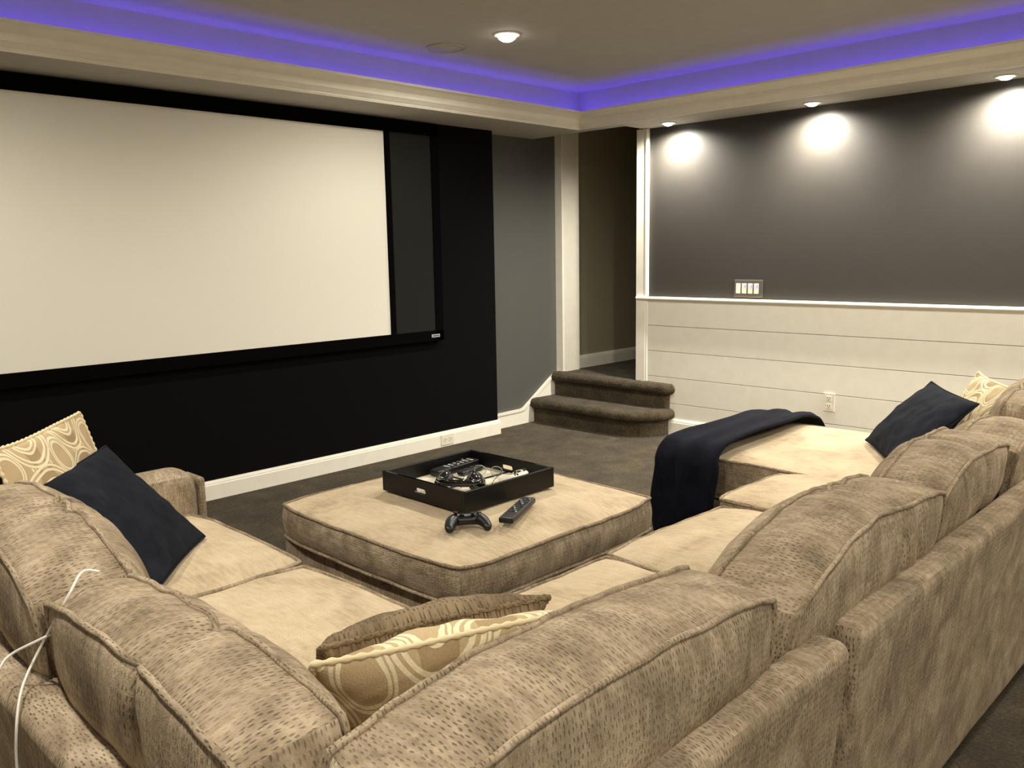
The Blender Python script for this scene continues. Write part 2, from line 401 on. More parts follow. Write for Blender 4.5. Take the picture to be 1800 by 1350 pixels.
# stepped skirt board on the alcove wall
def skirt():
    top = [(4.326, 0.115), (4.68, 0.118), (4.71, 0.125), (5.06, 0.350), (5.09, 0.362), (5.14, 0.362)]
    o = bpy.data.objects.new('baseboard_alcove', None); COL.objects.link(o); struct(o, 'white stepped skirt board beside the steps')
    def slab(nm, pts, y0, y1):
        n = len(pts); verts = [(x, y, z) for y in (y0, y1) for x, z in pts]
        faces = [tuple(range(n)), tuple(reversed(range(n, 2 * n)))] + [(i, n + i, n + (i + 1) % n, (i + 1) % n) for i in range(n)]
        mesh(nm, verts, faces, M['white'], o)
    slab('skirt_board', [(4.326, 0)] + top + [(5.14, 0)], YAF - .018, YAF)
    lo = [(x, z - .018) for x, z in top]
    slab('skirt_cap', lo[::1] + top[::-1], YAF - .026, YAF - .017)
skirt()
# shiplap wainscot, one board each, child of the wall
zl = [0.10, 0.226, 0.411, 0.595, 0.778, 0.957]
for a, b in zip(zl[:-1], zl[1:]):
    boxm('shiplap_board', XR - .013, XR + .002, YB, 3.616, a + .0015, b - .0015, M['shiplap'], wr, bev=.0012, seg=1)
boxm('board_backing', XR - .006, XR + .001, YB, 3.616, .1, .957, M['slot'], wr)
struct(run('trim_2', [(0, 0), (.012, 0), (.014, .012), (.022, .016), (.034, .018), (.038, .024), (.036, .034), (.03, .037), (0, .037)], (XR - .005, 3.70, .948), (XR - .005, YB, .948), (-1, 0, 0), M['white']), 'white chair rail along the grey wall')
t3 = bpy.data.objects.new('trim_3', None); COL.objects.link(t3); struct(t3, 'white casing at the right of the opening')
boxm('casing_board', XR - .022, XR + .002, 3.632, 3.712, LAND - .02, ZS, M['white'], t3, bev=.003)
boxm('casing_bead', XR - .030, XR + .002, 3.612, 3.634, .985, ZS, M['white'], t3, bev=.006)
boxm('casing_bead', XR - .020, XR + .002, 3.614, 3.634, LAND - .02, .95, M['white'], t3, bev=.004)
boxm('jamb', XR, 5.34, 3.689, 3.705, LAND - .02, 2.5, M['white'], t3)
t4 = bpy.data.objects.new('trim_4', None); COL.objects.link(t4); struct(t4, 'white casing at the left of the opening')
boxm('casing_board', 5.115, 5.137, 4.440, YAF + .01, .2, 2.5, M['white'], t4, bev=.003)
boxm('jamb', 5.137, 5.335, 4.452, YAF + .01, .2, 2.5, M['white'], t4, bev=.002)

# ------------------------------------------------------------------ carpeted steps
def step(parent, path, z0, z1, back):
    """riser and bull-nosed tread following a plan path; back closes the tread polygon"""
    P = [Vector((x, y, 0)) for x, y in path]; n = len(P); N = []
    for i in range(n):
        t = (P[min(i + 1, n - 1)] - P[max(i - 1, 0)]).normalized(); N.append(Vector((t.y, -t.x, 0)))
    zt = z1 - .075
    rv, rf = [], []
    zs = [z0 - .005 + (zt + .012 - z0) * k / 6 for k in range(7)]
    for i in range(n):
        for z in zs: rv.append(P[i] + Vector((0, 0, z)) + N[i] * noise.noise(Vector((i * .9, z * 60, z0))) * .003)
    for i in range(n - 1):
        for k in range(6): rf.append((i * 7 + k, i * 7 + k + 1, (i + 1) * 7 + k + 1, (i + 1) * 7 + k))
    mesh('riser', rv, rf, M['carpet'], parent, True)
    prof = [(-.03, zt)] + [(.006 + .037 * math.sin(math.pi * k / 14), z1 - .037 - .037 * math.cos(math.pi * k / 14)) for k in range(15)] + [(-.02, z1 + .001), (-.05, z1 + .001)]
    tv, tf = [], []; m = len(prof)
    for i in range(n):
        for k, (d, z) in enumerate(prof):
            v = P[i] + N[i] * d + Vector((0, 0, z))
            v += Vector(noise.noise_vector(v * 130)) * .0045 + Vector(noise.noise_vector(v * 18)) * .003
            tv.append(v)
    for i in range(n - 1):
        for k in range(m - 1): tf.append((i * m + k, i * m + k + 1, (i + 1) * m + k + 1, (i + 1) * m + k))
    for i in (0, n - 1):
        tf.append(tuple(i * m + k for k in (range(m) if i else reversed(range(m)))))
    c = len(tv); xb = back
    for i in range(n):
        q = tv[i * m + m - 1]; tv.append(Vector((max(xb, q.x), q.y, z1 - .004)))
    for i in range(n - 1): tf.append((i * m + m - 1, c + i, c + i + 1, (i + 1) * m + m - 1))
    mesh('tread', tv, tf, M['carpet'], parent, True)
def dense(path, d=.009):
    out = []
    for (a, b), (c, e) in zip(path[:-1], path[1:]):
        k = max(1, int(math.hypot(c - a, e - b) / d))
        for i in range(k): out.append((a + (c - a) * i / k, b + (e - b) * i / k))
    out.append(path[-1]); return out
st = thing('carpeted_steps', 'two carpeted steps with rounded noses leading into the dark hallway', 'steps', (5.0, 3.95, 0))
arc = [(4.815 + .288 * (1 - math.cos(a)), 3.66 - .245 * math.sin(a)) for a in [math.pi / 2 * i / 10 for i in range(11)]]
step(st, dense([(4.815, 4.485)] + arc[0:1]) [:-1] + dense(arc, .009), 0.0, .187, 5.09)
arc2 = [(5.065 + .036 * (1 - math.cos(a)), 3.445 - .03 * math.sin(a)) for a in [math.pi / 2 * i / 5 for i in range(6)]]
step(st, dense([(5.065, 4.485)] + arc2[0:1])[:-1] + arc2, .187, .367, 5.16)

# ------------------------------------------------------------------ projection screen
ps = thing('projection_screen', 'large white projection screen in a black velvet frame on the black wall', 'screen', (2.2, 4.33, 0.74))
YS = 4.33
SX0, SX1, SZ0, SZ1 = 1.09, 3.335, .812, 2.068
FX0, FX1 = SX0 - .43, 3.772
boxm('screen_surface', SX0, SX1, YS + .012, YS + .02, SZ0, SZ1, M['screen'], ps)
boxm('masking_panel', SX1 + .038, 3.705, YS + .008, YS + .018, SZ0 - .004, SZ1 + .006, M['mask'], ps)
boxm('masking_panel', FX0 + .067, SX0 - .038, YS + .008, YS + .018, SZ0 - .004, SZ1 + .006, M['mask'], ps)
boxm('masking_edge', SX1, SX1 + .04, YS + .002, YS + .02, SZ0 - .01, SZ1 + .01, M['velvetblack'], ps)
boxm('masking_edge', SX0 - .04, SX0, YS + .002, YS + .02, SZ0 - .01, SZ1 + .01, M['velvetblack'], ps)
boxm('frame_bar', FX0, FX1, YS, YF, .742, SZ0, M['velvetblack'], ps, bev=.004)
boxm('frame_bar', FX0, FX1, YS, YF, SZ1, 2.135, M['velvetblack'], ps, bev=.004)
boxm('frame_bar', FX0, FX0 + .067, YS, YF, .742, 2.135, M['velvetblack'], ps, bev=.004)
boxm('frame_bar', 3.705, FX1, YS, YF, .742, 2.135, M['velvetblack'], ps, bev=.004)
bd = boxm('badge', 3.662, 3.732, YS - .003, YS + .001, .766, .786, M['silver'], ps, bev=.001)
bd['label'] = 'small silver badge with a worn dark mark'
boxm('badge_mark', 3.672, 3.724, YS - .0036, YS - .002, .773, .780, M['rubber'], bd)
boxm('pale_edge_line', SX1 + .05, 3.70, YS + .004, YS + .009, SZ1 + .004, SZ1 + .009, M['silver'], ps)  # thin silver line along the top of the right masking panel

# ------------------------------------------------------------------ lights: recessed fixtures with their lamps
def fixture(label, x, y, z, rad, energy, size, blend, tilt=(0, 0), group=None, lens=None, dome=.034):
    t = thing('recessed_light', label, 'ceiling light', (x, y, z), group)
    lathe('trim_ring', [(rad + .018, 0), (rad + .018, -.004), (rad + .012, -.007), (rad, -.006), (rad - .004, 0)], (x, y, z), M['white'], t)
    lathe('lens', [(rad - .003, .0)] + [((rad - .003) * math.cos(a), -.004 - dome * math.sin(a)) for a in [math.pi / 2 * i / 8 for i in range(9)]][:-1] + [(.001, -.004 - dome)], (x, y, z), lens or M['lens'], t)
    ld = bpy.data.lights.new('lamp', 'SPOT'); ld.energy = energy; ld.color = WARM; ld.spot_size = math.radians(size); ld.spot_blend = blend
    ld.shadow_soft_size = rad * .7
    lo = bpy.data.objects.new('lamp', ld); COL.objects.link(lo); lo.parent = t; lo.location = (0, 0, -.012 - dome); lo.rotation_euler = (tilt[0], tilt[1], 0)
    return t
G = 'recessed lights in the tray ceiling'
fixture('round recessed downlight glowing in the tray ceiling', 3.22, 3.15, ZC, .052, P_DOWN, 174, 0.55, group=G)
for x, y in ((3.3, 1.85), (3.3, .2), (3.3, -1.4), (.3, 3.15), (.3, 1.6), (.3, -.1), (.3, -1.6)):  # first one known by its glow, the others unseen and added for fill
    fixture('unseen round recessed downlight further back in the tray ceiling', x, y, ZC, .052, P_DOWN, 174, 0.55, group=G)
GW = 'wall washers in the soffit'
for i, (y, lb) in enumerate(((3.37, 'wall washing spotlight nearest the steps, in the soffit'), (2.365, 'middle of the three wall washing spotlights over the grey wall'),
                             (1.345, 'rightmost of the three wall washing spotlights over the grey wall'), (.33, 'wall washing spotlight out of view behind'), (-.69, 'wall washing spotlight far behind'))):
    fixture(lb, 4.975, y, ZS, .036, P_WASH, 168, 0.9, tilt=(0, math.radians(-4)), group=GW, dome=.018)
sp = thing('ceiling_speaker', 'round flush speaker grille in the tray ceiling near the downlight', 'speaker', (3.18, 3.57, ZC))
lathe('grille', [(.098, 0), (.098, -.003), (.001, -.003)], (3.18, 3.57, ZC), M['ceil'], sp, 40)
lathe('rim', [(.108, 0), (.108, -.006), (.104, -.008), (.099, -.006), (.099, 0)], (3.18, 3.57, ZC), M['ceil'], sp, 40)

# ------------------------------------------------------------------ switch plate and outlets
sw = thing('switch_plate', 'nickel four gang switch plate just above the chair rail', 'light switch', (XR, 2.82, 1.0))
boxm('plate', XR - .007, XR, 2.719, 2.925, .997, 1.111, M['plate'], sw, bev=.003)
for i, yy in enumerate((2.893, 2.850, 2.806, 2.763)):
    s = boxm('switch', XR - .013, XR - .004, yy - .0155, yy + .0155, 1.022, 1.087, M['wplastic'], sw, bev=.002)
    if i: boxm('indicator_light', XR - .0155, XR - .011, yy - .0155, yy - .006, 1.062, 1.078, M['ledw'], s)
def outlet(label, cen, ux, uz, nrm):
    cen, ux, uz, nrm = map(Vector, (cen, ux, uz, nrm))
    t = thing('wall_outlet', label, 'outlet', tuple(cen))
    def bx(nm, u0, u1, v0, v1, d0, d1, mat):
        vs = [cen + ux * u + uz * v + nrm * d for d in (d0, d1) for u, v in ((u0, v0), (u1, v0), (u1, v1), (u0, v1))]
        o = mesh(nm, vs, [(3, 2, 1, 0), (4, 5, 6, 7), (0, 1, 5, 4), (1, 2, 6, 5), (2, 3, 7, 6), (3, 0, 4, 7)], mat, t)
        md = o.modifiers.new('bevel', 'BEVEL'); md.width = .0012; md.segments = 2
        return o
    bx('cover_plate', -.035, .035, -.057, .057, 0, .006, M['wplastic'])
    for s in (-1, 1):
        bx('socket', -.017, .017, s * .024 - .016, s * .024 + .016, .005, .0078, M['wplastic'])
        bx('slot', -.009, -.006, s * .024 - .002, s * .024 + .008, .0075, .0082, M['slot'])
        bx('slot', .006, .009, s * .024 - .002, s * .024 + .008, .0075, .0082, M['slot'])
        bx('ground_hole', -.003, .003, s * .024 - .011, s * .024 - .006, .0075, .0082, M['slot'])
outlet('white upright outlet on the shiplap wall above the chaise', (XR - .013, 2.245, .363), (0, -1, 0), (0, 0, 1), (-1, 0, 0))
outlet('white outlet set sideways in the baseboard under the screen', (3.80, YF - .016, .048), (0, 0, 1), (-1, 0, 0), (0, -1, 0))
# ------------------------------------------------------------------ soft furnishings
def spaced(n, k=1.35):
    """-1..1, denser towards the ends"""
    out = []
    for i in range(n + 1):
        t = -1 + 2 * i / n; out.append(math.copysign(1 - (1 - abs(t)) ** k, t))
    return out
def sstep(x): x = max(0.0, min(1.0, x)); return x * x * (3 - 2 * x)
class Cushion:
    """box cushion: a along width, b along depth/height, c through the thickness; piped round both faces"""
    def __init__(s, w, d, t, puff=(.05, .02), corner=.05, bulge=.012, wob=.006, seed=0, crease=None, pw=3.0, post=None, dents=(), pe=.75, bend=0.0, droop=(0.0, 0.0)):
        s.bend = bend; s.droop = droop
        s.pe = pe
        s.w, s.d, s.t, s.puff, s.corner, s.bulge, s.wob, s.seed, s.crease, s.pw, s.post, s.dents = w, d, t, puff, corner, bulge, wob, seed, crease, pw, post, dents
    def local(s, a, b, c):
        a2 = a * (1 - s.corner * abs(b) ** 6); b2 = b * (1 - s.corner * abs(a) ** 6)
        x, y, z = a2 * s.w / 2, b2 * s.d / 2, c * s.t / 2
        pf = ((1 - abs(a) ** s.pw) * (1 - abs(b) ** s.pw))
        pf = max(0, pf) ** s.pe
        z += (s.puff[0] if c > 0 else -s.puff[1]) * pf * abs(c)
        z += s.bend * sstep((.45 - b) / 1.45)
        hb = (b + 1) / 2
        y -= hb * (s.droop[0] * max(0, (-a - .05) / .95) ** 1.9 + s.droop[1] * max(0, (a - .05) / .95) ** 1.9)
        bl = s.bulge * (1 - c * c)
        x += math.copysign(bl * abs(a) ** 10 * (1 - .5 * b * b), a); y += math.copysign(bl * abs(b) ** 10 * (1 - .5 * a * a), b)
        if s.crease:
            for pos, dep, wid in s.crease:          # a pinched line across the cushion at a = pos
                pp = pos + .035 * math.sin(4 * b + s.seed) + .02 * c
                g = math.exp(-((a - pp) / wid) ** 2)
                z -= math.copysign(dep * g, c) * abs(c); y -= math.copysign(dep * g * .8 * abs(b) ** 4, b)
        for da, db, r, dep in s.dents:
            g = math.exp(-(((a - da) ** 2 + (b - db) ** 2) / (r * r)))
            if c > 0: z -= dep * g * c
        p = Vector((x, y, z))
        q = p + Vector((s.seed * 3.7, 0, 0))
        p += Vector(noise.noise_vector(q * 3.4)) * s.wob + Vector(noise.noise_vector(q * 9.0)) * s.wob * .45
        # stretched wrinkles running through the thickness and pulling at the piping
        p.z += math.copysign(1, c if c else 1) * noise.noise(Vector((q.x * 16, q.y * 5, 3 + s.seed))) * s.wob * .35 * (abs(c) ** 2)
        e = max(abs(a), abs(b)) ** 8
        p.y += math.copysign(1, b) * noise.noise(Vector((q.x * 22, q.z * 3, s.seed))) * s.wob * .5 * e
        return p
    def build(s, name, mat, parent, mtx, n=(44, 30, 8), pipe_mat=None, pipe=.0062, faces=(1, -1)):
        A, B, C = spaced(n[0]), spaced(n[1]), spaced(n[2], 1.1)
        tr = (lambda p: s.post(mtx @ p)) if s.post else (lambda p: mtx @ p)
        pts = {}
        def f(i, j, k): return tr(s.local(A[i], B[j], C[k]))
        idx_keys = []
        verts, fcs = grid_cube(n[0], n[1], n[2], f)
        o = mesh(name, verts, fcs, mat, parent, True, uv=False)
        # uv in metres, per side, from local undeformed coordinates
        loc, _ = grid_cube(n[0], n[1], n[2], lambda i, j, k: Vector((A[i] * s.w / 2, B[j] * s.d / 2, C[k] * s.t / 2)))
        me = o.data; me.uv_layers.new(name='UVMap'); d = me.uv_layers[0].data
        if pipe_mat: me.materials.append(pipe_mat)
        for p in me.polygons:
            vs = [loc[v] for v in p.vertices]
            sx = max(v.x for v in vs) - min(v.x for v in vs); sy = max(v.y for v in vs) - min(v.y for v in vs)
            if pipe_mat and min(sx, sy) < 1e-7: p.material_index = 1  # side faces take the darker weave, their shading included in the colour
            for li, v in zip(p.loop_indices, vs):
                if sx < 1e-7: d[li].uv = (v.z + .31, v.y)
                elif sy < 1e-7: d[li].uv = (v.x, v.z + .77)
                else: d[li].uv = (v.x + s.seed * .37, v.y)
        if pipe:
            for c in faces:
                per = []
                m = 56
                for k in range(m): per.append((-1 + 2 * k / m, -1))
                for k in range(m): per.append((1, -1 + 2 * k / m))
                for k in range(m): per.append((1 - 2 * k / m, 1))
                for k in range(m): per.append((-1, 1 - 2 * k / m))
                path = [tr(s.local(a, b, c) + Vector((a ** 7 * .002, b ** 7 * .002, c * .001))) for a, b in per]
                tube('piping', path, pipe, pipe_mat or mat, o, closed=True, seg=7)
        return o
def frame_mtx(cen, xa, za):
    """local x = width axis, z = face normal"""
    x = Vector(xa).normalized(); z = Vector(za); z = (z - x * x.dot(z)).normalized(); y = z.cross(x)
    m = Matrix((x, y, z)).transposed().to_4x4(); m.translation = Vector(cen); return m

# ---- the sofa sections
SA = thing('corner_sofa', 'beige chenille corner section of the sectional with the arm near the screen', 'sofa', (.8, 1.6, 0))
SB = thing('armless_sofa', 'beige chenille armless middle section between corner and chaise', 'sofa', (2.2, 1.0, 0))
SD = thing('chaise_lounge', 'beige chenille chaise by the shiplap wall with a navy throw over its end', 'chaise', (3.5, 1.3, 0))
def lean_y(v): return Vector((v.x, v.y - .062 * (v.z / .66) , v.z))          # backs lean outward towards their top
def lean_x(v): return Vector((v.x - .035 * (v.z / .66), v.y, v.z))
ZB = .655
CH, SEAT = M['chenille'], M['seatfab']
rbox('back_panel', (.36, 1.385, .607, .687, .03, ZB), .028, CH, SA, lean_y, (26, 4, 14), .002, 1)
rbox('back_panel', (.36, .455, .70, 2.95, .03, ZB), .028, CH, SA, lean_x, (4, 44, 14), .004, 2)
rbox('back_panel', (1.418, 2.975, .607, .687, .03, ZB + .004), .03, CH, SB, lean_y, (36, 4, 14), .004, 3)
rbox('back_panel', (2.99, 4.03, .607, .687, .03, ZB + .004), .03, CH, SD, lean_y, (26, 4, 14), .004, 4)
rbox('seat_base', (.44, 1.215, .68, 2.76, .03, .285), .02, CH, SA, None, (12, 30, 4), .002, 5)
rbox('seat_base', (1.19, 1.385, .68, 1.42, .03, .285), .02, CH, SA, None, (6, 12, 4), .002, 6)
rbox('seat_base', (1.418, 2.975, .68, 1.42, .03, .285), .02, CH, SB, None, (24, 12, 4), .002, 7)
rbox('seat_base', (2.995, 4.03, .68, 1.97, .03, .30), .02, CH, SD, None, (16, 20, 4), .002, 8)
# arms
def arm_def(v): return v + Vector((0, 0, .012 * math.sin((v.x - .4) * 3)))
rbox('arm', (.44, 1.295, 2.765, 2.945, .03, .60), .078, CH, SA, None, (16, 5, 10), .005, 9)
rbox('arm_front', (1.285, 1.312, 2.79, 2.92, .05, .565), .0132, CH, SA, None, (3, 6, 10), .001, 19)
rbox('arm', (3.85, 4.03, .74, 1.40, .03, .61), .078, CH, SD, None, (5, 14, 10), .005, 10)

UP = (0, 0, 1)
def seat(name_parent, x0, x1, y0, y1, zt, seed, puff=.035, t=.15, front=None, corner=.03, **kw):
    c = Cushion(x1 - x0, y1 - y0, t, (puff, .004), corner, .016, .006, seed, pw=3.6, **kw)
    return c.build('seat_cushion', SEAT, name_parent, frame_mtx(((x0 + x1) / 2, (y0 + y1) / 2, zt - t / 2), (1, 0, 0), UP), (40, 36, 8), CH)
seat(SA, .55, 1.245, 2.062, 2.758, .452, 11)
seat(SA, .55, 1.245, 1.462, 2.056, .448, 12, puff=.03)
seat(SA, .55, 1.398, .76, 1.456, .446, 13, puff=.02)
seat(SB, 1.404, 1.858, .76, 1.462, .446, 14, puff=.03)
seat(SB, 1.864, 2.515, .76, 1.468, .446, 15, puff=.05)
seat(SB, 2.521, 2.985, .76, 1.50, .462, 16, puff=.05, corner=.05)
seat(SD, 2.992, 3.86, .76, 2.00, .468, 17, puff=.035, t=.155)

# back cushions: centre of top edge line, direction along the wing, which way they face
def backc(parent, along, facing, p0, p1, top, bot, thick, seed, lean=.10, puff=(.07, .035), crease=None, droop=0.0, depth_axis_off=0.0, corner=.045, wob=.008, drop=(0, 0), **kw):
    """p0,p1: ends of the cushion's top centre line (x,y); top/bot heights; leans back by lean at its top"""
    p0, p1 = Vector((*p0, 0)), Vector((*p1, 0)); al = (p1 - p0); w_ = al.length; al.normalize()
    fc = Vector((*facing, 0)); fc = (fc - al * al.dot(fc)).normalized()
    topc = (p0 + p1) / 2 + Vector((0, 0, top)); botc = (p0 + p1) / 2 + fc * lean + Vector((0, 0, bot))
    upv = (topc - botc); h = upv.length; upv.normalize()
    nrm = al.cross(upv)
    if nrm.dot(fc) < 0: nrm = -nrm
    x = upv.cross(nrm)
    m = Matrix((x, upv, nrm)).transposed().to_4x4(); m.translation = (topc + botc) / 2
    c = Cushion(w_, h, thick, puff, corner, .016, wob, seed, crease, pw=3.0, pe=.6, bend=.10, droop=drop, **kw)
    return c.build('back_cushion', CH, parent, m, (64, 40, 12), None, .0052)
backc(SA, 'x', (0, 1), (.455, .675), (1.195, .675), .805, .43, .150, 21, lean=.03, puff=(.06, .022), drop=(.012, .02))
backc(SA, 'y', (1, 0), (.446, .775), (.458, 1.425), .812, .43, .125, 22, lean=.03, puff=(.075, .03), crease=[(-.12, .013, .05)], drop=(.015, .015))
backc(SA, 'y', (1, 0), (.450, 1.44), (.472, 2.13), .845, .43, .15, 23, lean=.04, puff=(.085, .03), crease=[(-.08, .014, .05), (-.28, .009, .05)], drop=(.055, .02))
backc(SA, 'y', (1, 0), (.455, 2.14), (.460, 2.755), .80, .43, .11, 24, lean=.02, puff=(.03, .02))
backc(SB, 'x', (0, 1), (1.285, .690), (2.01, .694), .802, .42, .165, 25, lean=.03, puff=(.085, .025), crease=[(-.28, .016, .05), (-.52, .009, .05)], drop=(.022, .085))
backc(SB, 'x', (0, 1), (2.02, .690), (2.60, .708), .806, .42, .150, 26, lean=.04, puff=(.075, .025), crease=[(-.1, .011, .07)], drop=(.02, .065))
backc(SB, 'x', (0, 1), (2.63, .690), (2.99, .695), .785, .42, .150, 27, lean=.04, puff=(.08, .02), drop=(.02, .03))
backc(SD, 'x', (0, 1), (3.11, .70), (3.82, .71), .825, .43, .16, 28, lean=.06, puff=(.08, .03), crease=[(.45, .012, .06)], drop=(.02, .03))

# ---- ottoman
OT = thing('ottoman', 'square beige chenille ottoman holding a black tray and a remote', 'ottoman', (2.05, 2.26, 0))
oc = Cushion(1.0, 1.03, .115, (.050, .004), .06, .016, .006, 31, pw=2.6, pe=.7)
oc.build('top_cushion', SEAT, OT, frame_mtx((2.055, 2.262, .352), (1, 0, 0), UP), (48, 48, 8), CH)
rbox('base', (1.575, 2.535, 1.768, 2.757, .0, .292), .03, CH, OT, None, (18, 18, 6), .003, 32)

# ---- throw pillows
def pillow(name, label, mat, BL, BR, TL, thick, seed, group=None, cord=None, ear=.06, slump=0.0, pwr=.55, cord_r=.005):
    """knife-edged pillow through three of its corners; front is the side its normal (right x up) points to"""
    BL, BR, TL = Vector(BL), Vector(BR), Vector(TL); X = BR - BL; Y = TL - BL; Z = X.cross(Y).normalized(); C = (BR + TL) / 2
    n = 34; g = spaced(n, 1.15)
    def f(a, b, s):
        pull = ear
        a2 = a * (1 - pull * (1 - b * b)); b2 = b * (1 - pull * (1 - a * a))
        prof = max(0, (1 - a * a)) ** pwr * max(0, (1 - b * b)) ** pwr
        p = C + X * a2 / 2 + Y * b2 / 2 + Z * s * thick / 2 * prof
        q = p * 6 + Vector((seed, 0, 0))
        e = min(1, prof * 3)
        p += Z * noise.noise(q) * .012 * e + Vector(noise.noise_vector(q * .6)) * .008
        if s: p += Z * s * noise.noise(Vector((a * 5, b * 5, seed))) * .006 * e
        p.z -= slump * (1 - b) * .25 * (1 - a * a)
        return p
    verts, faces, idx = [], [], {}
    def vid(i, j, s):
        if i in (0, n) or j in (0, n): s = 0
        k = (i, j, s)
        if k not in idx: idx[k] = len(verts); verts.append(f(g[i], g[j], s))
        return idx[k]
    uvs = []
    for s in (1, -1):
        for i in range(n):
            for j in range(n):
                q = [(i, j), (i + 1, j), (i + 1, j + 1), (i, j + 1)]
                if s < 0: q.reverse()
                faces.append(tuple(vid(a, b, s) for a, b in q)); uvs.append([(g[a] * X.length / 2 + (s < 0) * .13 + seed * .03, g[b] * Y.length / 2) for a, b in q])
    lo = Vector((C.x, C.y, min(v.z for v in verts)))
    t = thing(name, label, 'pillow', lo, group)
    o = mesh('cover', verts, faces, mat, t, True, uv=False)
    me = o.data; me.uv_layers.new(name='UVMap'); d = me.uv_layers[0].data
    for p in me.polygons:
        for li, u in zip(p.loop_indices, uvs[p.index]): d[li].uv = u
    m = 110 if cord else 40
    per = [(-1 + 2 * k / m, -1) for k in range(m)] + [(1, -1 + 2 * k / m) for k in range(m)] + [(1 - 2 * k / m, 1) for k in range(m)] + [(-1, 1 - 2 * k / m) for k in range(m)]
    tube('edge_cord' if cord else 'edge_seam', [f(a, b, 0) for a, b in per], cord_r if cord else .003, cord or mat, o, closed=True, seg=7, rf=(lambda t_: cord_r * (1 + .28 * math.sin(t_ * m * 4 * 1.25))) if cord else None)
    return t
PG, NG = 'ring patterned pillows', 'navy pillows'
CORD = plain('pale_cord', (222, 204, 164), .9)
# in the corner: patterned one, and a brown one in front of it
pillow('throw_pillow', 'ring patterned pillow tucked in the near corner of the sofa', M['pattern'], (1.14, 1.02, .478), (.70, 1.19, .478), (1.055, .845, .738), .14, 1.3, PG, CORD, ear=.05, cord_r=.0048)
pillow('throw_pillow', 'plain brown chenille pillow in front of the corner ring patterned one', M['brownfab'], (1.20, 1.20, .475), (.80, 1.34, .475), (1.105, 1.00, .695), .13, 2.1, None, M['brownfab'], ear=.02, cord_r=.0052, pwr=.4)
# by the left arm
pillow('throw_pillow', 'ring patterned pillow standing behind the navy one at the screen end', M['pattern'], (.64, 2.20, .488), (.985, 2.61, .488), (.545, 2.29, .868), .085, 3.4, PG, CORD, ear=.05)
pillow('throw_pillow', 'navy velvet pillow leaning at the screen end of the sofa', M['navy'], (.83, 2.09, .488), (1.11, 2.385, .490), (.65, 2.335, .765), .085, 4.2, NG, None, ear=.04)
# on the chaise
pillow('throw_pillow', 'ring patterned pillow at the back of the chaise behind the navy one', M['pattern'], (3.77, 1.20, .512), (3.37, .98, .512), (3.82, 1.06, .80), .09, 5.7, PG, CORD, ear=.05)
pillow('throw_pillow', 'navy velvet pillow leaning at the back of the chaise', M['navy'], (3.52, 1.395, .514), (3.10, 1.10, .514), (3.655, 1.185, .765), .10, 6.5, NG, None, ear=.04)

# ---- throw over the end of the chaise
def throw():
    verts, faces, uv = [], [], []
    nu, nv = 70, 34
    def top(x, y):
        # height of the crowned chaise cushion
        a = max(-1, min(1, (x - 3.426) / .434)); b = max(-1, min(1, (y - 1.38) / .62))
        return .468 + .035 * max(0, (1 - abs(a) ** 3.6) * (1 - abs(b) ** 3.6)) ** .75
    def f(i, j, off):
        u, v = i / nu, j / nv
        L_top = 1.0; drop = .40; total = drop + L_top
        s = u * total
        y = 1.735 + v * .295 + .012 * math.sin(u * 9) + .03 * (1 - u) * (v - .3) + .06 * max(0, u - .75) * (1 - v)
        fold = .010 * math.sin(v * 15 + .8 * math.sin(u * 5)) + .007 * noise.noise(Vector((u * 7, v * 9, 1.7)))
        zt = top(min(2.985 + max(0, s - drop), 3.93), min(y, 1.90)) + .051
        rr = .055; xs = 2.940
        if s < drop - rr:
            x = xs - .012 * math.sin((s / drop) * 3) - fold * .9 - off; z = zt - drop + s
            y += .012 * math.sin(s * 14)
        elif s < drop + rr * .6:
            k = (s - drop + rr) / (rr * 1.6) * math.pi / 2
            x = xs + rr * (1 - math.cos(k)) - (fold * .9 + off) * math.cos(k); z = zt - rr + rr * math.sin(k) + (fold * .7 + off) * math.sin(k)
        else:
            x = xs + rr + (s - drop - rr * .6); z = zt + fold * .7 + off
            z -= max(0, x - 3.84) ** 2 * 5.5
        if v > .86:
            k = (v - .86) / .14; z -= .08 * k * k if s >= drop - .05 else 0; y -= .02 * k * k
        return Vector((x, y, z))
    th = .012
    for off in (th, 0):
        for i in range(nu + 1):
            for j in range(nv + 1): verts.append(f(i, j, off)); uv.append((i / nu * 1.4, j / nv * .4))
    N = (nu + 1) * (nv + 1)
    for i in range(nu):
        for j in range(nv):
            a, b, c, d = i * (nv + 1) + j, (i + 1) * (nv + 1) + j, (i + 1) * (nv + 1) + j + 1, i * (nv + 1) + j + 1
            faces.append((a, b, c, d)); faces.append((N + d, N + c, N + b, N + a))
    for i in range(nu):
        a, b = i * (nv + 1), (i + 1) * (nv + 1); faces.append((b, a, N + a, N + b))
        a, b = a + nv, b + nv; faces.append((a, b, N + b, N + a))
    for j in range(nv):
        faces.append((j, j + 1, N + j + 1, N + j)); a = nu * (nv + 1) + j; faces.append((a + 1, a, N + a, N + a + 1))
    o = mesh('throw_blanket', verts, faces, M['throw'], None, True)
    tag(o, 'dark navy throw blanket draped over the end of the chaise', 'blanket')
throw()

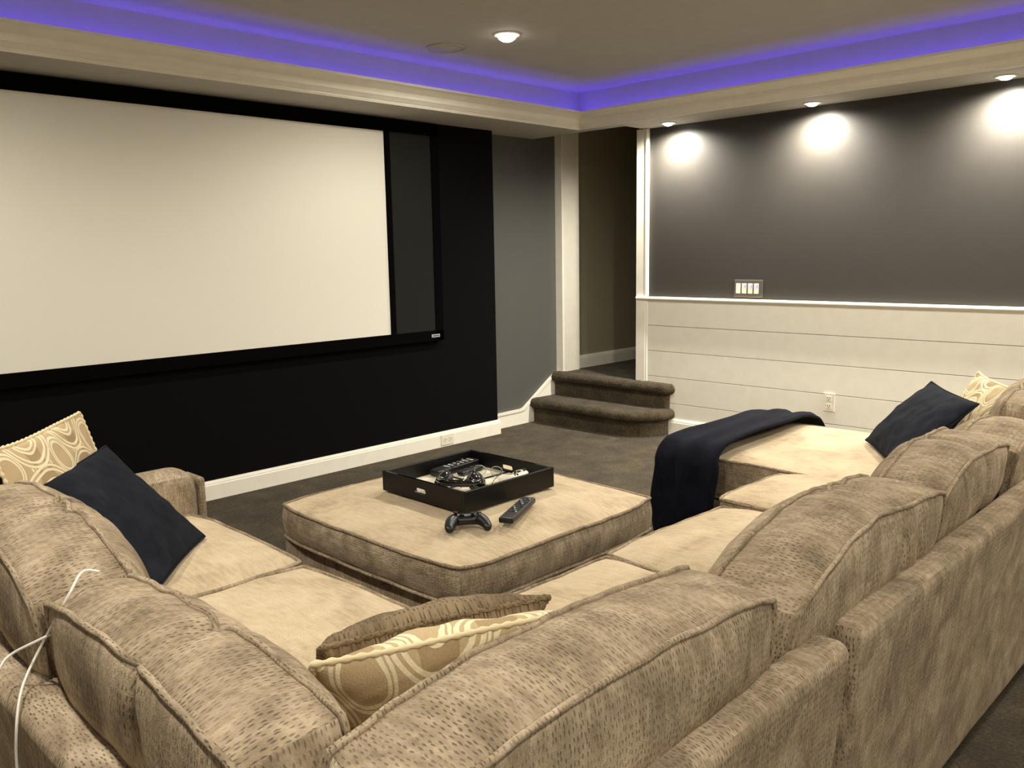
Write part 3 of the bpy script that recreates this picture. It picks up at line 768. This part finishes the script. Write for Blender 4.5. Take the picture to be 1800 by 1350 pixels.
# ---- charging cable over the near back cushion
cab = thing('charging_cable', 'thin white charging cable draped over the sofa back at left', 'cable', (.33, 1.38, .5))
tube('cord', smooth_path([(.46, 1.372, .832), (.44, 1.387, .833), (.412, 1.366, .812), (.392, 1.378, .773), (.385, 1.43, .72), (.36, 1.425, .684), (.335, 1.385, .668), (.319, 1.36, .63), (.316, 1.37, .556), (.318, 1.38, .40), (.30, 1.36, .2), (.28, 1.33, .004)]), .0022, M['cord'], cab)
tube('cord', smooth_path([(.43, 1.43, .72), (.398, 1.412, .737), (.372, 1.426, .727), (.345, 1.45, .709), (.325, 1.438, .698), (.302, 1.43, .65), (.296, 1.42, .4), (.285, 1.38, .1), (.28, 1.33, .004)]), .0022, M['cord'], cab)

# ------------------------------------------------------------------ tray and what lies in and by it
TZ = .4615
tr = thing('serving_tray', 'square black lacquered tray with hand slots and a striped floor on the ottoman', 'tray', (2.06, 2.26, TZ))
tx0, tx1, ty0, ty1, tz1 = 1.838, 2.284, 2.032, 2.478, TZ + .073
W_ = .013
boxm('tray_wall', tx0, tx1, ty0, ty0 + W_, TZ, tz1, M['blackwood'], tr, bev=.0015)
boxm('tray_wall', tx0, tx1, ty1 - W_, ty1, TZ, tz1, M['blackwood'], tr, bev=.0015)
def slotted(x0, x1):
    """end wall with a rounded hand slot"""
    yc, zc = (ty0 + ty1) / 2 + .01, TZ + .035; hw, hh = .032, .010
    y0, y1 = ty0 + W_, ty1 - W_
    ins = []
    for k in range(16):
        a = 2 * math.pi * (k + .5) / 16; ins.append((yc + (hw - hh) * (1 if math.cos(a) > 0 else -1) + hh * math.cos(a), zc + hh * math.sin(a)))
    out = []
    for k in range(16):
        a = 2 * math.pi * (k + .5) / 16; c, s_ = math.cos(a), math.sin(a); q = max(abs(c), abs(s_))
        out.append(((y0 + y1) / 2 + (y1 - y0) / 2 * max(-1, min(1, c / q)), (TZ + tz1) / 2 + (tz1 - TZ) / 2 * max(-1, min(1, s_ / q))))
    verts = [(x, *p) for x in (x0, x1) for p in ins + out]; faces = []
    for k in range(16):
        j = (k + 1) % 16
        faces += [(k, 16 + k, 16 + j, j), (32 + j, 48 + j, 48 + k, 32 + k), (k, j, 32 + j, 32 + k), (16 + j, 16 + k, 48 + k, 48 + j)]
    # square the four outer corners
    bxs = mesh('tray_wall', verts, faces, M['blackwood'], tr)
    c = [(y0, TZ), (y1, TZ), (y1, tz1), (y0, tz1)]
    return bxs
slotted(tx0, tx0 + W_); slotted(tx1 - W_, tx1)
for x in (tx0, tx1 - W_):      # top and bottom rails close the corners of the end walls
    boxm('tray_rail', x + .0005, x + W_ - .0005, ty0 + .002, ty1 - .002, tz1 - .018, tz1, M['blackwood'], tr, bev=.001)
    boxm('tray_rail', x + .0005, x + W_ - .0005, ty0 + .002, ty1 - .002, TZ, TZ + .016, M['blackwood'], tr, bev=.001)
boxm('tray_floor', tx0 + .005, tx1 - .005, ty0 + .005, ty1 - .005, TZ + .002, TZ + .018, M['trayfloor'], tr)
boxm('tray_dark_band', 2.075, 2.088, ty0 + W_, ty1 - W_, TZ + .0175, TZ + .021, M['blackwood'], tr)  # thin dark bands crossing on the tray floor
boxm('tray_dark_band', tx0 + W_, tx1 - W_, 2.252, 2.264, TZ + .0175, TZ + .0205, M['blackwood'], tr)
TF = TZ + .0205

def remote(name, label, p0, p1, wd, ht, z, body, rows, cols, btn, panel=None, group=None, tilt=0.0):
    p0, p1 = Vector((*p0, z)), Vector((*p1, z + tilt)); ax = (p1 - p0); L = ax.length; ax.normalize(); sd = Vector((ax.y, -ax.x, 0)).normalized(); up = sd.cross(ax)
    t = thing(name, label, 'remote', tuple((p0 + p1) / 2), group)
    def loc(u, v, h): return p0 + ax * u + sd * v + up * h
    def slab(nm, u0, u1, v0, v1, h0, h1, mat, bev, par):
        vs = [loc(u, v, h) for h in (h0, h1) for u, v in ((u0, v0), (u1, v0), (u1, v1), (u0, v1))]
        o = mesh(nm, vs, [(0, 1, 2, 3), (7, 6, 5, 4), (4, 5, 1, 0), (5, 6, 2, 1), (6, 7, 3, 2), (7, 4, 0, 3)], mat, par)
        bm = bmesh.new(); bm.from_mesh(o.data); bmesh.ops.recalc_face_normals(bm, faces=bm.faces)
        if bev: bmesh.ops.bevel(bm, geom=list(bm.edges), offset=bev, segments=3, affect='EDGES', profile=.5)
        bm.to_mesh(o.data); bm.free(); return o
    slab('body', 0, L, -wd / 2, wd / 2, 0, ht, body, min(.006, ht * .4), t)
    if panel: slab('face_panel', L * .04, L * .96, -wd * .42, wd * .42, ht - .001, ht + .0012, panel, 0, t)
    for r in range(rows):
        for c in range(cols):
            if (r * 7 + c * 3) % 11 == 4: continue
            u = L * (.24 + .68 * (r + .5) / rows); v = wd * .68 * ((c + .5) / cols - .5); s = min(L * .68 / rows, wd * .68 / cols) * .32
            slab('button', u - s, u + s, v - s * 1.15, v + s * 1.15, ht, ht + .0024, btn[(r + c) % len(btn)], .0005, t)
    return t
remote('remote_control', 'long black remote with small buttons lying on the ottoman beside the tray', (1.862, 1.866), (2.085, 1.972), .050, .020, .458, M['plastic'], 9, 4, [M['rubber'], M['rubber'], M['plastic'], M['silver']])
remote('remote_control', 'black remote with pale silver buttons at the far wall of the tray', (2.035, 2.418), (2.262, 2.432), .052, .024, TF, M['plastic'], 6, 3, [M['silver'], M['wplastic'], M['silver']], M['plastic'], tilt=.004)
remote('remote_control', 'slim plain black remote in the middle of the tray', (2.108, 2.353), (2.232, 2.370), .034, .016, TF, M['plastic'], 3, 2, [M['rubber']])

# game controller: a U-shaped body swept from grip to grip
def controller(name, label, cen, fwd, mat, sc=1.0, z=0.0, group=None, stick=None):
    fw = Vector((*fwd, 0)).normalized(); rt = Vector((fw.y, -fw.x, 0)); cen = Vector((*cen, z))
    t = thing(name, label, 'game controller', tuple(cen), group)
    def L(x, y, h): return cen + (rt * x + fw * y) * sc + Vector((0, 0, h * sc))
    key = [(-.066, -.062, .016, .013, .012), (-.068, -.042, .021, .017, .017), (-.060, -.012, .027, .022, .021), (-.046, .014, .030, .026, .022), (-.022, .020, .030, .028, .021), (0, .020, .030, .029, .020)]
    key = key + [(-a, b, c, d, e) for a, b, c, d, e in reversed(key[:-1])]
    pos = smooth_path([(a, b, c) for a, b, c, _, _ in key], 6); rad = smooth_path([(d, e, 0) for _, _, _, d, e in key], 6)
    seg = 18; verts, faces = [], []
    n = len(pos)
    for i in range(n):
        tg = (pos[min(i + 1, n - 1)] - pos[max(i - 1, 0)]).normalized(); side = Vector((-tg.y, tg.x, 0)).normalized()
        k = 1.0
        if i < 3: k = (.35, .75, .93)[i]
        if i > n - 4: k = (.35, .75, .93)[n - 1 - i]
        for s in range(seg):
            a = 2 * math.pi * s / seg; p = pos[i] + side * math.cos(a) * rad[i].x * k + Vector((0, 0, 1)) * math.sin(a) * rad[i].y * k
            verts.append(L(p.x, p.y, p.z))
    for i in range(n - 1):
        for s in range(seg): faces.append((i * seg + s, (i + 1) * seg + s, (i + 1) * seg + (s + 1) % seg, i * seg + (s + 1) % seg))
    faces.append(tuple(range(seg))); faces.append(tuple(reversed([(n - 1) * seg + s for s in range(seg)])))
    o = mesh('body', verts, faces, mat, t, True)
    bm = bmesh.new(); bm.from_mesh(o.data); bmesh.ops.recalc_face_normals(bm, faces=bm.faces); bm.to_mesh(o.data); bm.free()
    sm = stick or M['plastic']
    for x, y in ((-.040, .020), (.020, .002)):
        lathe('thumbstick', [(.006 * sc, -.004 * sc), (.005 * sc, .006 * sc), (.009 * sc, .008 * sc), (.009 * sc, .011 * sc), (.006 * sc, .0105 * sc)], L(x, y, .049), sm, t, 20)
    for dx, dy in ((0, .009), (0, -.009), (.009, 0), (-.009, 0)):
        lathe('button', [(.0042 * sc, -.003 * sc), (.0042 * sc, .002 * sc), (.003 * sc, .003 * sc)], L(.042 + dx, .020 + dy, .0505), M['gloss'], t, 14)
    c = L(-.020, .002, .049)
    for ax, bx_ in ((.010, .0034), (.0034, .010)):
        vs = [c + (rt * u * ax + fw * v * bx_) * sc + Vector((0, 0, h * sc)) for h in (-.004, .003) for u, v in ((-1, -1), (1, -1), (1, 1), (-1, 1))]
        mesh('direction_pad', vs, [(3, 2, 1, 0), (4, 5, 6, 7), (0, 1, 5, 4), (1, 2, 6, 5), (2, 3, 7, 6), (3, 0, 4, 7)], M['gloss'], t)
    for s in (-1, 1):
        tube('trigger', smooth_path([L(s * .062, .030, .034), L(s * .048, .045, .036), L(s * .024, .049, .036)], 5), .0075 * sc, M['gloss'], t, seg=10)
    return t
controller('game_controller', 'matte black game controller resting against the near corner of the tray', (1.772, 1.950), (.60, .80), M['plastic'], .88, .446)
controller('game_controller', 'white and black game controller in the right side of the tray', (2.188, 2.130), (.25, -.97), M['wplastic'], .76, TF - .002, None, M['plastic'])

# headset with boom microphone
hs = thing('headset', 'glossy black headset with a boom microphone in the near part of the tray', 'headset', (1.96, 2.19, TF))
hc = Vector((1.957, 2.185, TF + .006)); hd = Vector((.50, -.866, 0)).normalized(); hp = Vector((.866, .50, 0))
for s_ in (-1, 1):
    e = hc + hd * s_ * .066 + Vector((0, 0, .038)); ax = hd * s_ * .8 + Vector((0, 0, .6))
    ob = lathe('ear_cup', [(.014, -.018), (.032, -.017), (.038, -.007), (.038, .005), (.030, .014), (.010, .019)], e, M['gloss'], hs, 28, axis=ax)
    lathe('ear_pad', [(.016, -.007), (.032, -.009), (.037, 0), (.032, .009), (.016, .007)], e - ax * .019, M['rubber'], ob, 28, axis=ax)
band = [hc + hd * math.cos(a) * .078 - hp * math.sin(a) * .070 + Vector((0, 0, .036 + .014 * math.sin(a))) for a in [math.pi * i / 24 for i in range(25)]]
tube('headband', band, .009, M['gloss'], hs, seg=10)
tube('headband_cushion', [p - Vector((0, 0, .005)) + (hc - p).normalized() * .008 for p in band[6:19]], .009, M['rubber'], hs, seg=10)
tube('microphone_boom', smooth_path([hc - hd * .066 + Vector((0, 0, .045)), (1.955, 2.245, TF + .060), (1.985, 2.245, TF + .082), (2.025, 2.243, TF + .100)], 6), .0021, M['plastic'], hs)
tube('cord', smooth_path([hc + hd * .066 + Vector((0, 0, .02)), hc + hd * .05 + hp * .06 + Vector((0, 0, .003)), hc + hp * .045 + Vector((0, 0, .006)), hc - hd * .03 + hp * .07 + Vector((0, 0, .004)), hc + hp * .01 + Vector((0, 0, .01))], 6), .0024, M['plastic'], hs)

# glasses
gl = thing('eyeglasses', 'thin metal framed eyeglasses lying open in the tray', 'glasses', (2.20, 2.27, TF))
gc = Vector((2.178, 2.270, TF + .020)); gx = Vector((.42, -.91, 0)).normalized(); gy = Vector((-.91, -.42, 0)).normalized()
for s in (-1, 1):
    c = gc + gx * s * .033
    rim = [c + gx * .024 * math.cos(a) + Vector((0, 0, .019 * math.sin(a))) for a in [2 * math.pi * i / 28 for i in range(28)]]
    r_ = tube('rim', rim, .0011, M['silver'], gl, closed=True, seg=6)
    lens_f = [tuple(range(28)), tuple(range(55, 27, -1))] + [(i, 28 + i, 28 + (i + 1) % 28, (i + 1) % 28) for i in range(28)]
    mesh('lens', rim + [p + gy * .0012 for p in rim], lens_f, M['glass'], r_, False)
    tube('temple', smooth_path([c + gx * s * .024 + Vector((0, 0, .006)), c + gx * s * .030 + gy * .04 + Vector((0, 0, .004)), c + gx * s * .028 + gy * .09 + Vector((0, 0, -.004)), c + gx * s * .024 + gy * .115 + Vector((0, 0, -.017))], 5), .0013, M['plastic'], gl, seg=6)
tube('bridge', smooth_path([gc - gx * .010 + Vector((0, 0, .006)), gc + Vector((0, 0, .010)), gc + gx * .010 + Vector((0, 0, .006))], 5), .0012, M['silver'], gl, seg=6)
